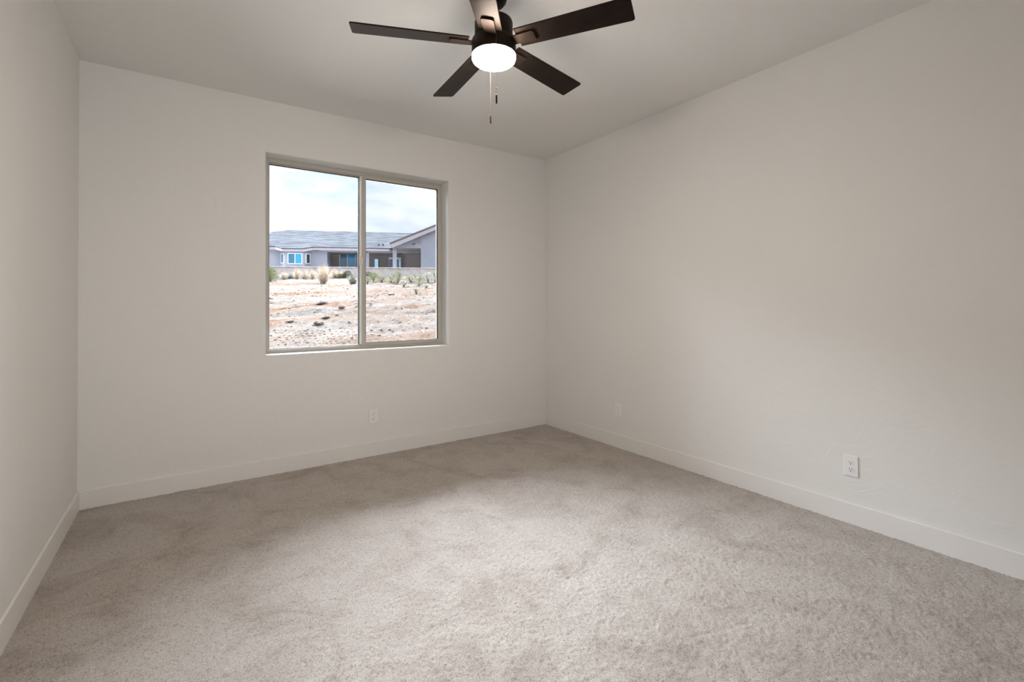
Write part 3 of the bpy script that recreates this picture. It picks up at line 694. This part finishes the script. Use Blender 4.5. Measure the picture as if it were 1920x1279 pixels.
# ------------------------------------------------------------------ vegetation
def leaf_mat(name, c, tr=.25):
    mt, t, b = new_mat(name); b.inputs['Roughness'].default_value = 1; b.inputs['Specular IOR Level'].default_value = .05
    co = N(t, 'ShaderNodeTexCoord'); n = N(t, 'ShaderNodeTexNoise', i_Scale=9, i_Detail=3)
    r = ramp(t, [(.3, tuple(x*.65 for x in c)), (.7, tuple(min(1, x*1.3) for x in c))]); t.links.new(co.outputs['Object'], n.inputs['Vector']); t.links.new(n.outputs['Fac'], r.inputs[0]); t.links.new(r.outputs[0], b.inputs['Base Color']); return mt
M_straw = leaf_mat('dry straw', (.40, .34, .27)); M_sage = leaf_mat('sage green', (.15, .148, .10)); M_green = leaf_mat('yellow green', (.11, .125, .05)); M_dkgreen = leaf_mat('dark green', (.03, .038, .028)); M_pale = leaf_mat('pale sage', (.21, .205, .17)); M_twig = leaf_mat('grey twig', (.07, .055, .045)); M_tree = leaf_mat('tree green', (.05, .085, .03))
def tuft_mb(n, h, r, seed, spread=1.0):
    rg = random.Random(seed); mb = MB()
    for k in range(n):
        a = rg.uniform(0, 2*PI); rr = r*.22*math.sqrt(rg.random()); q = rg.random(); L = h*rg.uniform(.5, 1.05)*(1-.35*q*q); out = spread*r*q*rg.uniform(.8, 1.15)
        d = Vector((math.cos(a), math.sin(a), 0)); e = Vector((-d.y, d.x, 0)); w = rg.uniform(.004, .010)
        p0 = d*rr-Vector((0, 0, .04)); p1 = d*(rr+out*.42)+Vector((0, 0, L*.58)); p2 = d*(rr+out)+Vector((0, 0, L))
        mb.add([p0-e*w, p0+e*w, p1-e*w*.8, p1+e*w*.8, p2], [(0, 1, 3, 2), (2, 3, 4)])
    return mb
def leaves_mb(n, h, r, seed, ls=.03):
    rg = random.Random(seed); mb = MB()
    for k in range(n):
        a = rg.uniform(0, 2*PI); z = rg.random()**.8; rr = r*math.sqrt(rg.random())*(.45+.75*math.sin(PI*min(1, z*.85+.12)))
        c = Vector((rr*math.cos(a), rr*math.sin(a), h*z)); c.z *= 1-.35*(rr/r)**2*z
        d = Vector((rg.gauss(0, 1), rg.gauss(0, 1), rg.gauss(.8, 1))).normalized(); e = d.orthogonal().normalized(); s = ls*rg.uniform(.6, 1.4)
        mb.add([c-d*s, c+e*s*.4, c+d*s, c-e*s*.4], [(0, 1, 2, 3)])
    return mb
def twigs_mb(n, h, r, seed):
    rg = random.Random(seed); mb = MB()
    for k in range(n):
        a = rg.uniform(0, 2*PI); q = rg.uniform(.3, 1)*r; L = h*rg.uniform(.6, .95)
        mb.tube([(0, 0, -.05), (q*.35*math.cos(a), q*.35*math.sin(a), L*.5), (q*math.cos(a+.2), q*math.sin(a+.2), L)], [.012, .008, .003], 4)
    return mb
cnt = [0]
def grass(px, py, h, r, label, mat=None, n=170, group=None):
    cnt[0] += 1; P = ground_at(px, py); z = gz(P.x, P.y)
    t = thing('grass_tuft', (P.x, P.y, z), label, 'grass', group)
    tuft_mb(int(n*1.6), h*1.2, r*1.1, cnt[0]).build('blades', mat or M_straw, t)
    tuft_mb(n//3, h*.45, r*.7, cnt[0]+500, 1.2).build('old_growth', M_twig, t); return t
def shrub(px, py, h, r, label, mat, n=650, ls=.03, name='shrub', D=None):
    cnt[0] += 1; P = ground_at(px, py); z = gz(P.x, P.y)
    t = thing(name, (P.x, P.y, z), label, 'shrub')
    leaves_mb(int(n*2.2), h, r, cnt[0], ls*.8).build('foliage', mat, t); twigs_mb(14, h, r, cnt[0]).build('twigs', M_twig, t); return t
shrub(507, 528, .95, .42, 'yellow-green bush at the left edge of the window', M_green, 1100, .04)
shrub(501, 520, 1.3, .40, 'taller pale grey-green bush behind the yellow-green one', M_pale, 700, .04)
grass(606, 533, 1.15, .62, 'largest tuft of dry blond grass below the house', n=420)
grass(556, 521, .85, .45, 'tall thin blond grass under the bay window'); grass(571, 521, .9, .5, 'blond grass between the bay window and the patio')
grass(586, 523, .8, .36, 'short blond grass touching the left of the largest tuft'); grass(626, 522, .85, .36, 'blond grass close behind the right of the largest tuft')
grass(636, 519, .7, .5, 'dry grass in front of the sliding door, left side'); grass(532, 523, .5, .5, 'low dry grass right of the yellow-green bush')
shrub(543, 521, .34, .30, 'small dark grey-green shrub below the bay window', M_dkgreen, 450, .03)
shrub(637, 519, .45, .38, 'dark green shrub left of the pair before the patio', M_dkgreen, 600, .035)
shrub(652, 515, .62, .36, 'dark green shrub right of the pair before the patio', M_dkgreen, 600, .035)
grass(646, 520, .55, .4, 'yellowish grass between two dark green shrubs', M_green)
grass(661, 533, .55, .5, 'whitish feathery grass beside the meeting stile', M_pale, 260)
shrub(690, 519, .55, .38, 'dark green shrub just right of the meeting stile', M_dkgreen, 600, .035)
shrub(700, 530, .62, .34, 'yellow-green shrub right of the meeting stile', M_green, 700, .03)
shrub(716, 530, .46, .34, 'low olive shrub below the pale blue door', M_sage, 600, .03)
shrub(689, 533, .42, .3, 'small sage shrub at the foot of the meeting stile shrubs', M_sage, 400, .03)
shrub(746, 533, .75, .34, 'sage shrub below the patio column', M_sage, 800, .03)
grass(748, 527, .85, .26, 'tall pale green grass rising before the column', M_sage, 70)
shrub(733, 530, .42, .28, 'small sage shrub left of the column shrub', M_sage, 500, .03)
shrub(757, 538, .35, .28, 'small grey-green bush in front of the column shrub', M_pale, 450, .025)
shrub(770, 530, .42, .34, 'low olive brush under the open patio', M_sage, 600, .03)
shrub(786, 531, .48, .34, 'low olive brush below the gable vent', M_sage, 600, .03)
shrub(803, 530, .60, .36, 'wide pale brush near the right jamb', M_pale, 800, .03)
shrub(816, 529, .66, .32, 'sage brush at the right edge of the window', M_sage, 700, .03)
shrub(786, 537, .26, .3, 'small dark sage plant below the olive brush', M_sage, 350, .025)
shrub(799, 540, .22, .3, 'tiny pale plant low on the right slope', M_pale, 300, .025)
shrub(781, 552, .32, .18, 'lone thin grey plant on the bare dirt', M_pale, 160, .022)
# tree beyond the left end of the roof
P = CAM+ray(499.5, 470)*66; zt_ = (CAM+ray(499.5, 433)*66).z
TZ = gz(P.x, P.y)
tr = thing('tree', (P.x, P.y, TZ), 'green tree top showing past the left end of the roof', 'tree')
leaves_mb(2600, zt_-TZ-2.2, 1.0, 99, .14).build('crown', M_tree, tr, M=Matrix.Translation((0, 0, 2.2)))
MB().tube([(0, 0, -.3), (.05, .02, 2), (0, 0, 4)], [.16, .12, .06], 8).build('trunk', M_twig, tr)
